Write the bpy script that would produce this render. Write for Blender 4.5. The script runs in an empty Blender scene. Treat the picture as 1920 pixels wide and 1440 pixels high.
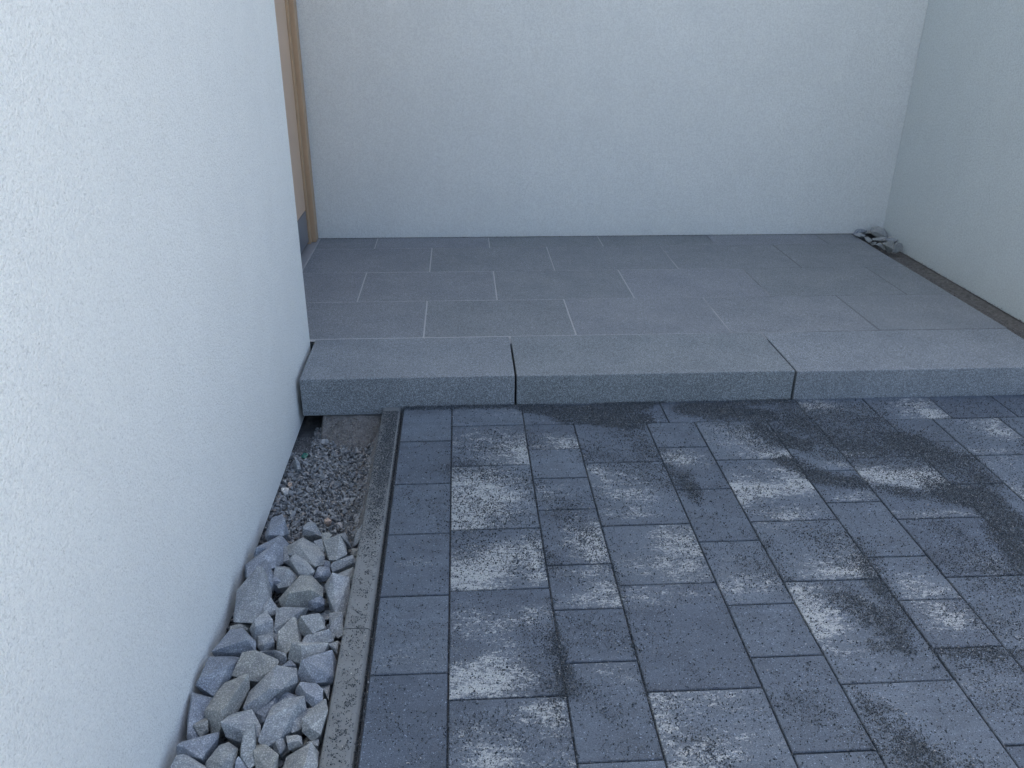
import bpy, bmesh, math, random
import numpy as np
from mathutils import Vector, Matrix, noise

CAM_M = [[0.998184, -0.059848, 0.006821], [0.019247, 0.4242, 0.905364], [-0.057077, -0.903589, 0.424582]]
CAM_X, CAM_Z, CAM_LENS = 0.25919, 1.57867, 29.0439
PALE = [[0.414, 2.738, 0.092, 0.073, 0.8], [0.315, 2.87, 0.105, 0.052, 0.35], [0.488, 2.776, 0.029, 0.104, 0.7], [0.288, 2.534, 0.111, 0.09, 1.0], [0.257, 2.333, 0.09, 0.076, 1.15], [0.23, 2.273, 0.044, 0.036, 1.0], [0.378, 2.425, 0.074, 0.047, 0.55], [0.278, 2.033, 0.089, 0.067, 1.05], [0.246, 1.971, 0.047, 0.034, 1.0], [0.388, 2.107, 0.075, 0.049, 0.7], [0.474, 2.13, 0.024, 0.089, 0.7], [0.47, 1.997, 0.032, 0.03, 0.5], [0.283, 1.562, 0.089, 0.039, 1.0], [0.34, 1.641, 0.042, 0.046, 0.75], [0.243, 1.618, 0.041, 0.034, 0.6], [0.378, 1.802, 0.074, 0.026, 0.5], [0.455, 1.832, 0.03, 0.022, 0.5], [0.288, 1.775, 0.059, 0.03, 0.3], [0.245, 1.842, 0.03, 0.027, 0.3], [0.437, 1.484, 0.052, 0.027, 0.8], [0.46, 1.45, 0.026, 0.032, 0.6], [0.278, 1.374, 0.062, 0.045, 0.6], [0.314, 1.343, 0.036, 0.029, 0.6], [0.473, 1.341, 0.037, 0.029, 0.35], [0.627, 2.812, 0.079, 0.042, 0.7], [0.675, 2.775, 0.033, 0.033, 0.8], [0.54, 2.462, 0.049, 0.031, 0.5], [0.65, 2.178, 0.052, 0.069, 0.95], [0.673, 2.106, 0.03, 0.038, 0.9], [0.665, 1.95, 0.048, 0.064, 0.75], [0.615, 1.88, 0.077, 0.023, 0.6], [0.553, 2.019, 0.049, 0.031, 0.3], [0.602, 1.609, 0.042, 0.019, 0.35], [0.664, 1.568, 0.033, 0.022, 0.25], [0.729, 2.586, 0.049, 0.037, 0.55], [0.844, 2.412, 0.063, 0.03, 0.75], [0.802, 2.313, 0.061, 0.016, 0.8], [0.804, 2.509, 0.096, 0.057, 0.4], [0.946, 2.177, 0.076, 0.052, 0.8], [0.962, 2.105, 0.051, 0.033, 0.7], [0.851, 2.029, 0.098, 0.042, 0.5], [0.942, 1.993, 0.065, 0.036, 0.5], [0.757, 1.889, 0.056, 0.028, 0.5], [0.886, 1.902, 0.094, 0.028, 0.3], [0.759, 1.501, 0.053, 0.024, 0.7], [0.724, 1.436, 0.018, 0.064, 0.7], [0.814, 1.36, 0.075, 0.045, 0.45], [0.892, 1.494, 0.053, 0.024, 0.4], [0.763, 1.311, 0.049, 0.029, 0.5], [1.077, 2.666, 0.061, 0.039, 0.65], [1.04, 2.684, 0.041, 0.04, 0.5], [1.089, 1.94, 0.08, 0.029, 0.55], [1.046, 1.906, 0.063, 0.029, 0.4], [1.114, 2.016, 0.066, 0.036, 0.2], [1.328, 2.44, 0.133, 0.028, 1.15], [1.246, 2.427, 0.049, 0.034, 0.95], [1.218, 2.367, 0.033, 0.046, 0.6], [1.462, 2.488, 0.043, 0.05, 0.8], [1.434, 2.571, 0.099, 0.03, 0.5], [1.333, 2.27, 0.04, 0.019, 0.8], [1.388, 2.293, 0.073, 0.032, 0.4], [1.232, 2.506, 0.048, 0.029, 0.6], [1.359, 2.811, 0.085, 0.052, 0.6], [1.414, 2.69, 0.074, 0.032, 0.9], [1.48, 2.671, 0.041, 0.024, 0.9], [1.314, 2.912, 0.065, 0.045, 0.3], [1.413, 1.969, 0.098, 0.025, 0.7], [1.352, 2.004, 0.049, 0.052, 0.45], [1.474, 2.03, 0.033, 0.063, 0.6], [1.27, 2.221, 0.053, 0.024, 0.4], [1.238, 1.86, 0.031, 0.065, 0.9], [1.225, 1.769, 0.033, 0.052, 0.9], [1.265, 1.735, 0.059, 0.029, 0.6], [1.306, 1.833, 0.093, 0.055, 0.35], [1.275, 1.621, 0.085, 0.058, 0.2], [1.587, 2.366, 0.056, 0.02, 0.6], [1.677, 2.395, 0.038, 0.017, 0.4], [1.586, 1.915, 0.039, 0.034, 0.6], [1.624, 1.864, 0.073, 0.023, 0.7], [1.625, 1.748, 0.066, 0.043, 0.65], [1.572, 1.796, 0.046, 0.04, 0.5], [1.843, 2.495, 0.137, 0.043, 1.1], [1.935, 2.479, 0.078, 0.036, 0.9], [1.733, 2.537, 0.04, 0.03, 0.8], [1.815, 2.253, 0.127, 0.015, 0.7], [1.734, 2.655, 0.061, 0.032, 0.5], [1.668, 2.598, 0.06, 0.023, 0.5], [1.784, 3.084, 0.055, 0.04, 0.6], [1.729, 3.062, 0.069, 0.04, 0.4], [2.198, 3.04, 0.069, 0.069, 0.8], [2.227, 2.964, 0.045, 0.028, 0.9], [2.419, 2.805, 0.056, 0.035, 0.9], [2.419, 2.898, 0.067, 0.037, 0.7], [2.268, 2.666, 0.062, 0.016, 0.6], [2.195, 2.803, 0.065, 0.043, 0.3], [2.252, 2.57, 0.081, 0.046, 0.3], [2.073, 2.659, 0.083, 0.04, 0.3], [2.217, 2.369, 0.023, 0.054, 0.6], [1.872, 1.977, 0.05, 0.041, 0.3], [1.575, 1.511, 0.068, 0.021, 0.3], [1.764, 1.698, 0.045, 0.041, 0.3], [0.131, 2.087, 0.049, 0.013, 0.35], [0.075, 2.074, 0.023, 0.011, 0.3], [0.4, 3.098, 0.157, 0.035, 0.2], [0.145, 1.681, 0.042, 0.035, 0.22], [0.062, 1.666, 0.042, 0.019, 0.22], [1.264, 1.474, 0.08, 0.034, 0.15], [0.994, 1.438, 0.039, 0.032, 0.2], [0.941, 1.361, 0.05, 0.018, 0.25]]
SWEEPS = [[-0.001, 3.147, 0.503, 3.134, 0.029, 1.7], [0.514, 3.118, 0.748, 3.082, 0.045, 1.9], [0.748, 3.082, 1.003, 3.11, 0.045, 1.9], [0.672, 3.013, 0.87, 3.003, 0.049, 1.9], [0.87, 3.003, 0.992, 2.998, 0.049, 1.9], [0.545, 3.092, 0.716, 3.011, 0.027, 1.0], [0.89, 3.116, 1.094, 3.158, 0.032, 1.3], [0.797, 2.96, 0.967, 2.929, 0.026, 0.9], [1.19, 3.072, 1.309, 3.046, 0.059, 1.5], [1.309, 3.046, 1.502, 3.008, 0.058, 1.5], [1.211, 3.111, 1.662, 3.131, 0.032, 0.9], [1.291, 2.984, 1.436, 2.752, 0.065, 0.45], [1.445, 2.906, 1.493, 2.792, 0.052, 1.6], [1.493, 2.792, 1.561, 2.746, 0.05, 1.6], [1.619, 3.017, 1.935, 3.002, 0.113, 0.5], [1.619, 2.898, 1.864, 2.753, 0.118, 0.7], [1.925, 2.883, 2.073, 2.659, 0.106, 0.55], [1.669, 2.699, 1.909, 2.586, 0.102, 0.75], [1.475, 2.627, 1.55, 2.509, 0.052, 1.2], [1.55, 2.509, 1.651, 2.467, 0.05, 1.2], [1.651, 2.467, 1.809, 2.389, 0.042, 0.7], [1.809, 2.389, 1.952, 2.331, 0.041, 0.7], [1.418, 2.642, 1.493, 2.568, 0.016, 0.8], [1.961, 2.416, 2.055, 2.342, 0.072, 1.35], [2.055, 2.342, 2.061, 2.228, 0.07, 1.35], [2.061, 2.228, 2.04, 2.079, 0.067, 1.35], [1.99, 2.747, 2.108, 2.5, 0.082, 0.8], [2.174, 2.613, 2.144, 2.425, 0.048, 0.56], [2.006, 2.139, 1.988, 1.971, 0.058, 1.4], [1.97, 2.364, 2.044, 2.293, 0.045, 1.1], [1.82, 2.193, 1.889, 1.976, 0.069, 0.28], [1.773, 1.982, 1.908, 1.873, 0.097, 0.315], [1.649, 1.792, 1.764, 1.698, 0.076, 0.245], [1.008, 2.592, 1.055, 2.426, 0.042, 0.595], [1.068, 2.551, 1.06, 2.375, 0.027, 0.63], [1.218, 2.963, 1.027, 2.629, 0.01, 0.3], [0.88, 2.933, 0.976, 2.671, 0.071, 0.4], [0.719, 2.724, 0.981, 2.518, 0.079, 0.35], [0.591, 2.333, 0.68, 2.092, 0.062, 0.385], [0.47, 2.187, 0.524, 2.046, 0.023, 0.42], [0.231, 2.629, 0.48, 2.543, 0.078, 0.5], [0.249, 2.449, 0.408, 2.295, 0.073, 0.35], [0.272, 2.786, 0.481, 2.819, 0.083, 0.3], [0.247, 2.198, 0.458, 2.049, 0.1, 0.28], [0.491, 2.437, 0.672, 2.394, 0.074, 0.21], [1.394, 2.169, 1.464, 1.972, 0.084, 0.42], [1.508, 2.106, 1.478, 1.896, 0.04, 0.7], [1.478, 1.896, 1.489, 1.756, 0.037, 0.7], [1.368, 1.83, 1.432, 1.673, 0.066, 0.525], [1.409, 1.782, 1.438, 1.715, 0.036, 0.42], [1.345, 1.647, 1.42, 1.649, 0.029, 0.7], [1.325, 1.879, 1.398, 1.76, 0.068, 0.35], [1.511, 1.624, 1.636, 1.612, 0.023, 1.2], [1.636, 1.612, 1.743, 1.606, 0.023, 1.2], [1.625, 1.593, 1.708, 1.541, 0.048, 0.7], [1.543, 1.578, 1.591, 1.423, 0.054, 0.28], [1.249, 1.441, 1.29, 1.312, 0.051, 0.7], [1.29, 1.312, 1.309, 1.253, 0.049, 0.7], [1.226, 1.511, 1.246, 1.408, 0.021, 0.42], [1.221, 1.301, 1.409, 1.254, 0.041, 0.56], [1.071, 1.467, 1.161, 1.365, 0.065, 0.28], [0.496, 1.722, 0.501, 1.605, 0.028, 1.1], [0.501, 1.605, 0.504, 1.532, 0.027, 1.1], [0.425, 1.647, 0.484, 1.551, 0.047, 0.28], [0.469, 1.534, 0.494, 1.311, 0.015, 0.42], [0.492, 1.898, 0.496, 1.722, 0.018, 0.385], [0.552, 1.547, 0.604, 1.459, 0.04, 0.28], [0.712, 1.818, 0.696, 1.522, 0.014, 0.35], [0.704, 2.037, 0.712, 1.818, 0.013, 0.42], [0.693, 1.329, 0.699, 1.504, 0.01, 0.28], [0.725, 1.469, 0.803, 1.324, 0.076, 0.28], [0.406, 1.421, 0.279, 1.412, 0.076, 0.154], [1.209, 2.149, 1.21, 1.959, 0.04, 0.35], [1.106, 2.155, 1.177, 1.911, 0.066, 0.21], [0.528, 1.806, 0.663, 1.714, 0.044, 0.21], [0.422, 1.789, 0.471, 1.683, 0.044, 0.245], [0.063, 2.475, 0.178, 2.275, 0.054, 0.126], [0.016, 1.558, 0.155, 1.388, 0.103, 0.084], [0.143, 1.741, 0.049, 1.853, 0.074, 0.07]]
STONES = [([[-0.419, 1.904], [-0.423, 1.998], [-0.402, 2.077], [-0.375, 2.109], [-0.355, 2.075], [-0.339, 2.043], [-0.319, 1.943], [-0.343, 1.869], [-0.41, 1.886]], -0.024, 0), ([[-0.34, 1.968], [-0.32, 1.971], [-0.295, 1.941], [-0.306, 1.922], [-0.328, 1.911], [-0.344, 1.928]], -0.037, 0), ([[-0.362, 2.108], [-0.282, 2.104], [-0.292, 2.063], [-0.326, 2.061], [-0.339, 2.058], [-0.348, 2.073]], -0.054, 1), ([[-0.281, 2.015], [-0.255, 2.077], [-0.219, 2.065], [-0.18, 2.027], [-0.174, 1.985], [-0.2, 1.96], [-0.283, 1.941], [-0.303, 1.98]], -0.033, 3), ([[-0.224, 1.969], [-0.181, 1.996], [-0.17, 1.989], [-0.168, 1.963], [-0.191, 1.948], [-0.213, 1.953]], -0.048, 1), ([[-0.177, 2.044], [-0.143, 2.063], [-0.097, 2.047], [-0.096, 1.98], [-0.106, 1.926], [-0.128, 1.918], [-0.153, 1.951], [-0.166, 1.997]], -0.044, 0), ([[-0.299, 1.935], [-0.211, 1.94], [-0.212, 1.911], [-0.238, 1.87], [-0.271, 1.83], [-0.286, 1.837], [-0.293, 1.885]], -0.029, 0), ([[-0.234, 1.881], [-0.202, 1.897], [-0.164, 1.892], [-0.151, 1.87], [-0.145, 1.828], [-0.175, 1.807], [-0.206, 1.826], [-0.225, 1.844]], -0.028, 2), ([[-0.15, 1.926], [-0.101, 1.899], [-0.097, 1.833], [-0.111, 1.822], [-0.135, 1.846]], -0.044, 0), ([[-0.36, 1.852], [-0.324, 1.914], [-0.3, 1.885], [-0.287, 1.831], [-0.298, 1.823], [-0.34, 1.819]], -0.034, 0), ([[-0.388, 1.898], [-0.372, 1.891], [-0.365, 1.87], [-0.387, 1.877], [-0.413, 1.852], [-0.42, 1.87]], -0.047, 3), ([[-0.378, 1.852], [-0.319, 1.772], [-0.318, 1.747], [-0.361, 1.744], [-0.43, 1.745], [-0.436, 1.754], [-0.414, 1.805], [-0.404, 1.828]], -0.025, 1), ([[-0.334, 1.826], [-0.29, 1.824], [-0.278, 1.8], [-0.274, 1.783], [-0.301, 1.763], [-0.319, 1.775]], -0.038, 0), ([[-0.221, 1.861], [-0.209, 1.819], [-0.209, 1.78], [-0.24, 1.751], [-0.266, 1.766], [-0.272, 1.794], [-0.252, 1.833], [-0.233, 1.865]], -0.032, 3), ([[-0.293, 1.85], [-0.267, 1.843], [-0.277, 1.812], [-0.292, 1.824]], -0.048, 0), ([[-0.209, 1.812], [-0.131, 1.828], [-0.116, 1.819], [-0.117, 1.793], [-0.135, 1.797], [-0.184, 1.785], [-0.207, 1.781]], -0.036, 0), ([[-0.234, 1.75], [-0.205, 1.773], [-0.144, 1.787], [-0.127, 1.772], [-0.121, 1.749], [-0.141, 1.713], [-0.184, 1.694], [-0.227, 1.722]], -0.024, 2), ([[-0.386, 1.752], [-0.357, 1.729], [-0.356, 1.708], [-0.362, 1.657], [-0.388, 1.599], [-0.429, 1.606], [-0.439, 1.616], [-0.435, 1.707], [-0.426, 1.733]], -0.024, 1), ([[-0.349, 1.731], [-0.304, 1.731], [-0.276, 1.725], [-0.241, 1.691], [-0.247, 1.658], [-0.259, 1.641], [-0.315, 1.646], [-0.361, 1.664], [-0.359, 1.71]], -0.016, 3), ([[-0.283, 1.771], [-0.236, 1.746], [-0.231, 1.719], [-0.249, 1.715], [-0.275, 1.748]], -0.036, 0), ([[-0.311, 1.769], [-0.282, 1.762], [-0.261, 1.734], [-0.283, 1.749], [-0.312, 1.758]], -0.038, 1), ([[-0.246, 1.704], [-0.221, 1.724], [-0.206, 1.705], [-0.197, 1.694], [-0.246, 1.694]], -0.039, 1), ([[-0.189, 1.657], [-0.185, 1.678], [-0.151, 1.702], [-0.108, 1.724], [-0.099, 1.715], [-0.094, 1.632], [-0.139, 1.622], [-0.168, 1.624]], -0.023, 1), ([[-0.263, 1.643], [-0.246, 1.67], [-0.199, 1.675], [-0.187, 1.651], [-0.186, 1.621], [-0.221, 1.579], [-0.283, 1.534], [-0.303, 1.546], [-0.304, 1.613]], -0.017, 0), ([[-0.385, 1.62], [-0.362, 1.631], [-0.306, 1.638], [-0.304, 1.616], [-0.318, 1.583], [-0.32, 1.546], [-0.331, 1.506], [-0.344, 1.489], [-0.362, 1.477], [-0.388, 1.518], [-0.394, 1.54], [-0.384, 1.577]], -0.016, 3), ([[-0.455, 1.597], [-0.432, 1.603], [-0.391, 1.596], [-0.391, 1.57], [-0.399, 1.548], [-0.403, 1.477], [-0.428, 1.457], [-0.447, 1.528]], -0.023, 1), ([[-0.399, 1.542], [-0.375, 1.492], [-0.392, 1.48], [-0.413, 1.501]], -0.032, 3), ([[-0.316, 1.545], [-0.273, 1.524], [-0.244, 1.479], [-0.241, 1.453], [-0.266, 1.463], [-0.291, 1.453], [-0.324, 1.461], [-0.331, 1.479], [-0.324, 1.518]], -0.015, 0), ([[-0.287, 1.546], [-0.22, 1.585], [-0.224, 1.548], [-0.244, 1.508], [-0.259, 1.513]], -0.033, 1), ([[-0.226, 1.534], [-0.197, 1.565], [-0.153, 1.558], [-0.146, 1.53], [-0.157, 1.499], [-0.192, 1.449], [-0.226, 1.429], [-0.243, 1.439], [-0.237, 1.485]], -0.013, 0), ([[-0.188, 1.614], [-0.171, 1.618], [-0.129, 1.611], [-0.112, 1.591], [-0.108, 1.553], [-0.125, 1.538], [-0.154, 1.56], [-0.185, 1.595]], -0.02, 1), ([[-0.15, 1.55], [-0.131, 1.544], [-0.132, 1.526], [-0.155, 1.479], [-0.173, 1.471], [-0.178, 1.488]], -0.03, 0), ([[-0.125, 1.534], [-0.102, 1.563], [-0.096, 1.542], [-0.099, 1.479], [-0.098, 1.449], [-0.118, 1.446], [-0.145, 1.464], [-0.142, 1.49]], -0.019, 2), ([[-0.22, 1.6], [-0.187, 1.598], [-0.167, 1.588], [-0.202, 1.58], [-0.225, 1.567]], -0.039, 1), ([[-0.434, 1.418], [-0.369, 1.466], [-0.345, 1.48], [-0.338, 1.452], [-0.347, 1.423], [-0.357, 1.388], [-0.428, 1.408]], -0.013, 1), ([[-0.316, 1.448], [-0.293, 1.434], [-0.283, 1.413], [-0.285, 1.362], [-0.295, 1.335], [-0.343, 1.338], [-0.351, 1.392], [-0.338, 1.428]], -0.01, 2), ([[-0.267, 1.455], [-0.254, 1.471], [-0.235, 1.375], [-0.247, 1.366], [-0.27, 1.381], [-0.279, 1.414], [-0.277, 1.439]], -0.006, 2), ([[-0.249, 1.443], [-0.215, 1.424], [-0.189, 1.394], [-0.186, 1.37], [-0.192, 1.343], [-0.226, 1.338]], -0.017, 3), ([[-0.214, 1.445], [-0.19, 1.46], [-0.178, 1.434], [-0.191, 1.414], [-0.207, 1.428]], -0.031, 0), ([[-0.181, 1.455], [-0.145, 1.453], [-0.14, 1.432], [-0.172, 1.423]], -0.023, 2), ([[-0.175, 1.412], [-0.11, 1.419], [-0.097, 1.404], [-0.091, 1.352], [-0.107, 1.318], [-0.153, 1.328], [-0.177, 1.368]], -0.011, 2), ([[-0.457, 1.387], [-0.426, 1.401], [-0.358, 1.382], [-0.338, 1.353], [-0.359, 1.317], [-0.441, 1.329]], -0.011, 0), ([[-0.282, 1.384], [-0.271, 1.392], [-0.249, 1.367], [-0.238, 1.332], [-0.28, 1.334]], -0.019, 1), ([[-0.137, 1.451], [-0.102, 1.445], [-0.103, 1.428], [-0.129, 1.44]], -0.033, 0), ([[-0.135, 1.636], [-0.105, 1.636], [-0.102, 1.585], [-0.116, 1.61]], -0.04, 0), ([[-0.128, 1.795], [-0.104, 1.8], [-0.102, 1.749], [-0.126, 1.773]], -0.045, 0), ([[-0.424, 2.367], [-0.413, 2.395], [-0.365, 2.4], [-0.343, 2.356], [-0.353, 2.314], [-0.399, 2.303], [-0.415, 2.324]], -0.045, 1), ([[-0.422, 2.194], [-0.424, 2.239], [-0.405, 2.278], [-0.358, 2.303], [-0.327, 2.274], [-0.324, 2.247], [-0.348, 2.209], [-0.393, 2.186], [-0.412, 2.178]], -0.037, 1), ([[-0.444, 2.154], [-0.419, 2.178], [-0.351, 2.219], [-0.337, 2.219], [-0.33, 2.174], [-0.345, 2.131], [-0.377, 2.139], [-0.397, 2.109], [-0.421, 2.087], [-0.436, 2.117]], -0.044, 1), ([[-0.377, 2.151], [-0.37, 2.151], [-0.341, 2.101], [-0.329, 2.041], [-0.337, 2.025], [-0.349, 2.065], [-0.377, 2.114]], -0.03, 1), ([[-0.332, 2.268], [-0.283, 2.279], [-0.231, 2.249], [-0.199, 2.196], [-0.198, 2.158], [-0.219, 2.122], [-0.262, 2.155], [-0.316, 2.202]], -0.042, 2), ([[-0.308, 2.166], [-0.287, 2.197], [-0.266, 2.189], [-0.215, 2.106], [-0.213, 2.07], [-0.231, 2.065], [-0.259, 2.078], [-0.293, 2.128]], -0.025, 0), ([[-0.207, 2.251], [-0.182, 2.277], [-0.153, 2.269], [-0.138, 2.241], [-0.123, 2.175], [-0.154, 2.149], [-0.178, 2.159], [-0.201, 2.211]], -0.035, 2), ([[-0.225, 2.299], [-0.213, 2.34], [-0.194, 2.325], [-0.192, 2.304], [-0.211, 2.271], [-0.22, 2.278]], -0.054, 3), ([[-0.247, 2.273], [-0.225, 2.282], [-0.206, 2.238], [-0.205, 2.205], [-0.235, 2.246]], -0.054, 0), ([[-0.306, 2.378], [-0.291, 2.413], [-0.265, 2.401], [-0.233, 2.353], [-0.256, 2.344], [-0.298, 2.353]], -0.072, 0), ([[-0.176, 2.334], [-0.153, 2.34], [-0.125, 2.277], [-0.142, 2.284], [-0.17, 2.313]], -0.066, 0), ([[-0.12, 2.271], [-0.117, 2.319], [-0.101, 2.36], [-0.096, 2.311], [-0.105, 2.277]], -0.062, 0), ([[-0.119, 2.235], [-0.101, 2.244], [-0.093, 2.207], [-0.111, 2.198]], -0.055, 3), ([[-0.174, 2.146], [-0.127, 2.175], [-0.097, 2.183], [-0.096, 2.154], [-0.145, 2.132], [-0.167, 2.127]], -0.048, 0), ([[-0.179, 2.08], [-0.16, 2.109], [-0.097, 2.112], [-0.095, 2.064], [-0.132, 2.037], [-0.17, 2.045]], -0.04, 2), ([[-0.222, 2.091], [-0.21, 2.133], [-0.175, 2.131], [-0.169, 2.112], [-0.195, 2.084]], -0.051, 1), ([[-0.341, 2.109], [-0.323, 2.151], [-0.301, 2.156], [-0.267, 2.094], [-0.281, 2.047], [-0.318, 2.049], [-0.337, 2.074]], -0.046, 0), ([[-0.198, 2.177], [-0.177, 2.163], [-0.174, 2.144], [-0.2, 2.142]], -0.056, 1), ([[-0.348, 2.258], [-0.331, 2.25], [-0.305, 2.172], [-0.329, 2.18]], -0.059, 0), ([[-0.441, 2.7], [-0.432, 2.712], [-0.416, 2.709], [-0.407, 2.69], [-0.409, 2.671], [-0.423, 2.665], [-0.436, 2.681]], -0.105, 4), ([[-0.422, 2.734], [-0.412, 2.738], [-0.402, 2.724], [-0.406, 2.707], [-0.417, 2.712]], -0.105, 5), ([[-0.241, 2.448], [-0.228, 2.461], [-0.214, 2.45], [-0.214, 2.433], [-0.227, 2.425], [-0.237, 2.431]], -0.082, 5), ([[-0.428, 2.88], [-0.416, 2.896], [-0.398, 2.873], [-0.39, 2.84], [-0.399, 2.827], [-0.417, 2.846]], -0.105, 0)]
CORNER_STONES = [([[2.897, 0.141], [2.919, 0.174], [2.948, 0.18], [2.987, 0.168], [2.974, 0.144], [2.936, 0.15], [2.914, 0.135]], 5.31), ([[2.878, 0.151], [2.905, 0.169], [2.95, 0.154], [2.948, 0.136], [2.931, 0.127], [2.898, 0.139]], 5.25), ([[2.983, 0.175], [3.006, 0.196], [3.048, 0.2], [3.087, 0.186], [3.112, 0.156], [3.119, 0.135], [3.054, 0.123], [3.017, 0.142], [2.989, 0.16]], 5.27), ([[2.907, 0.158], [2.936, 0.16], [2.964, 0.139], [2.964, 0.124], [2.944, 0.118], [2.923, 0.134]], 5.17), ([[2.976, 0.134], [3.027, 0.136], [3.069, 0.154], [3.07, 0.133], [3.044, 0.115], [3.001, 0.119]], 5.2), ([[2.954, 0.16], [2.992, 0.174], [3.031, 0.171], [3.034, 0.145], [3.018, 0.092], [3.006, 0.095], [2.984, 0.127]], 5.02), ([[3.035, 0.176], [3.072, 0.164], [3.09, 0.138], [3.082, 0.118], [3.046, 0.094], [3.024, 0.103], [3.022, 0.127]], 5.0), ([[3.035, 0.155], [3.108, 0.162], [3.119, 0.155], [3.112, 0.143], [3.098, 0.125], [3.052, 0.143]], 5.13), ([[2.947, 0.134], [2.974, 0.146], [2.991, 0.134], [3.019, 0.101], [3.002, 0.095], [2.973, 0.122]], 5.08), ([[2.942, 0.121], [2.957, 0.134], [2.978, 0.135], [2.973, 0.114], [2.956, 0.112]], 5.14)]


scene = bpy.context.scene
C = scene.collection
random.seed(7)
rng = np.random.default_rng(11)

# ------------------------------------------------------------------ camera
cam_d = bpy.data.cameras.new('camera')
cam = bpy.data.objects.new('camera', cam_d)
C.objects.link(cam)
cam_d.sensor_width = 36.0
cam_d.lens = CAM_LENS
cam_d.clip_start = 0.02
cam_d.clip_end = 3000
M = Matrix(CAM_M).transposed().to_4x4()
M.translation = Vector((CAM_X, 0, CAM_Z))
cam.matrix_world = M
scene.camera = cam

# ------------------------------------------------------------------ light
SUN_EL = math.radians(55)
SUN_AZ = math.radians(-20)            # measured from +Y towards +X: behind the house, to the left
w = bpy.data.worlds.new('World')
scene.world = w
w.use_nodes = True
wn = w.node_tree
bg = wn.nodes['Background']
sky = wn.nodes.new('ShaderNodeTexSky')
sky.sky_type = 'NISHITA'
sky.sun_disc = False
sky.sun_elevation = SUN_EL
sky.sun_rotation = SUN_AZ
sky.air_density = 1.0
sky.dust_density = 5.0
sky.ozone_density = 0.5
wn.links.new(sky.outputs[0], bg.inputs[0])
bg.inputs[1].default_value = 0.15
sd = bpy.data.lights.new('sun', 'SUN')
sd.energy = 4.5
sd.angle = math.radians(0.5)
sd.color = (1.0, 0.96, 0.88)
sun = bpy.data.objects.new('sun', sd)
C.objects.link(sun)
to_sun = Vector((math.sin(SUN_AZ) * math.cos(SUN_EL), math.cos(SUN_AZ) * math.cos(SUN_EL), math.sin(SUN_EL)))
sun.rotation_euler = to_sun.to_track_quat('Z', 'Y').to_euler()
vs = scene.view_settings
vs.view_transform = 'Standard'
vs.look = 'None'
vs.gamma = 1.0
vs.use_curve_mapping = False
vs.exposure = 1.54
scene.cycles.max_bounces = 6
scene.cycles.diffuse_bounces = 4
scene.cycles.glossy_bounces = 3

# ------------------------------------------------------------------ node helpers
def new_mat(name):
    m = bpy.data.materials.new(name)
    m.use_nodes = True
    nt = m.node_tree
    return m, nt, nt.nodes['Principled BSDF']

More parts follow.
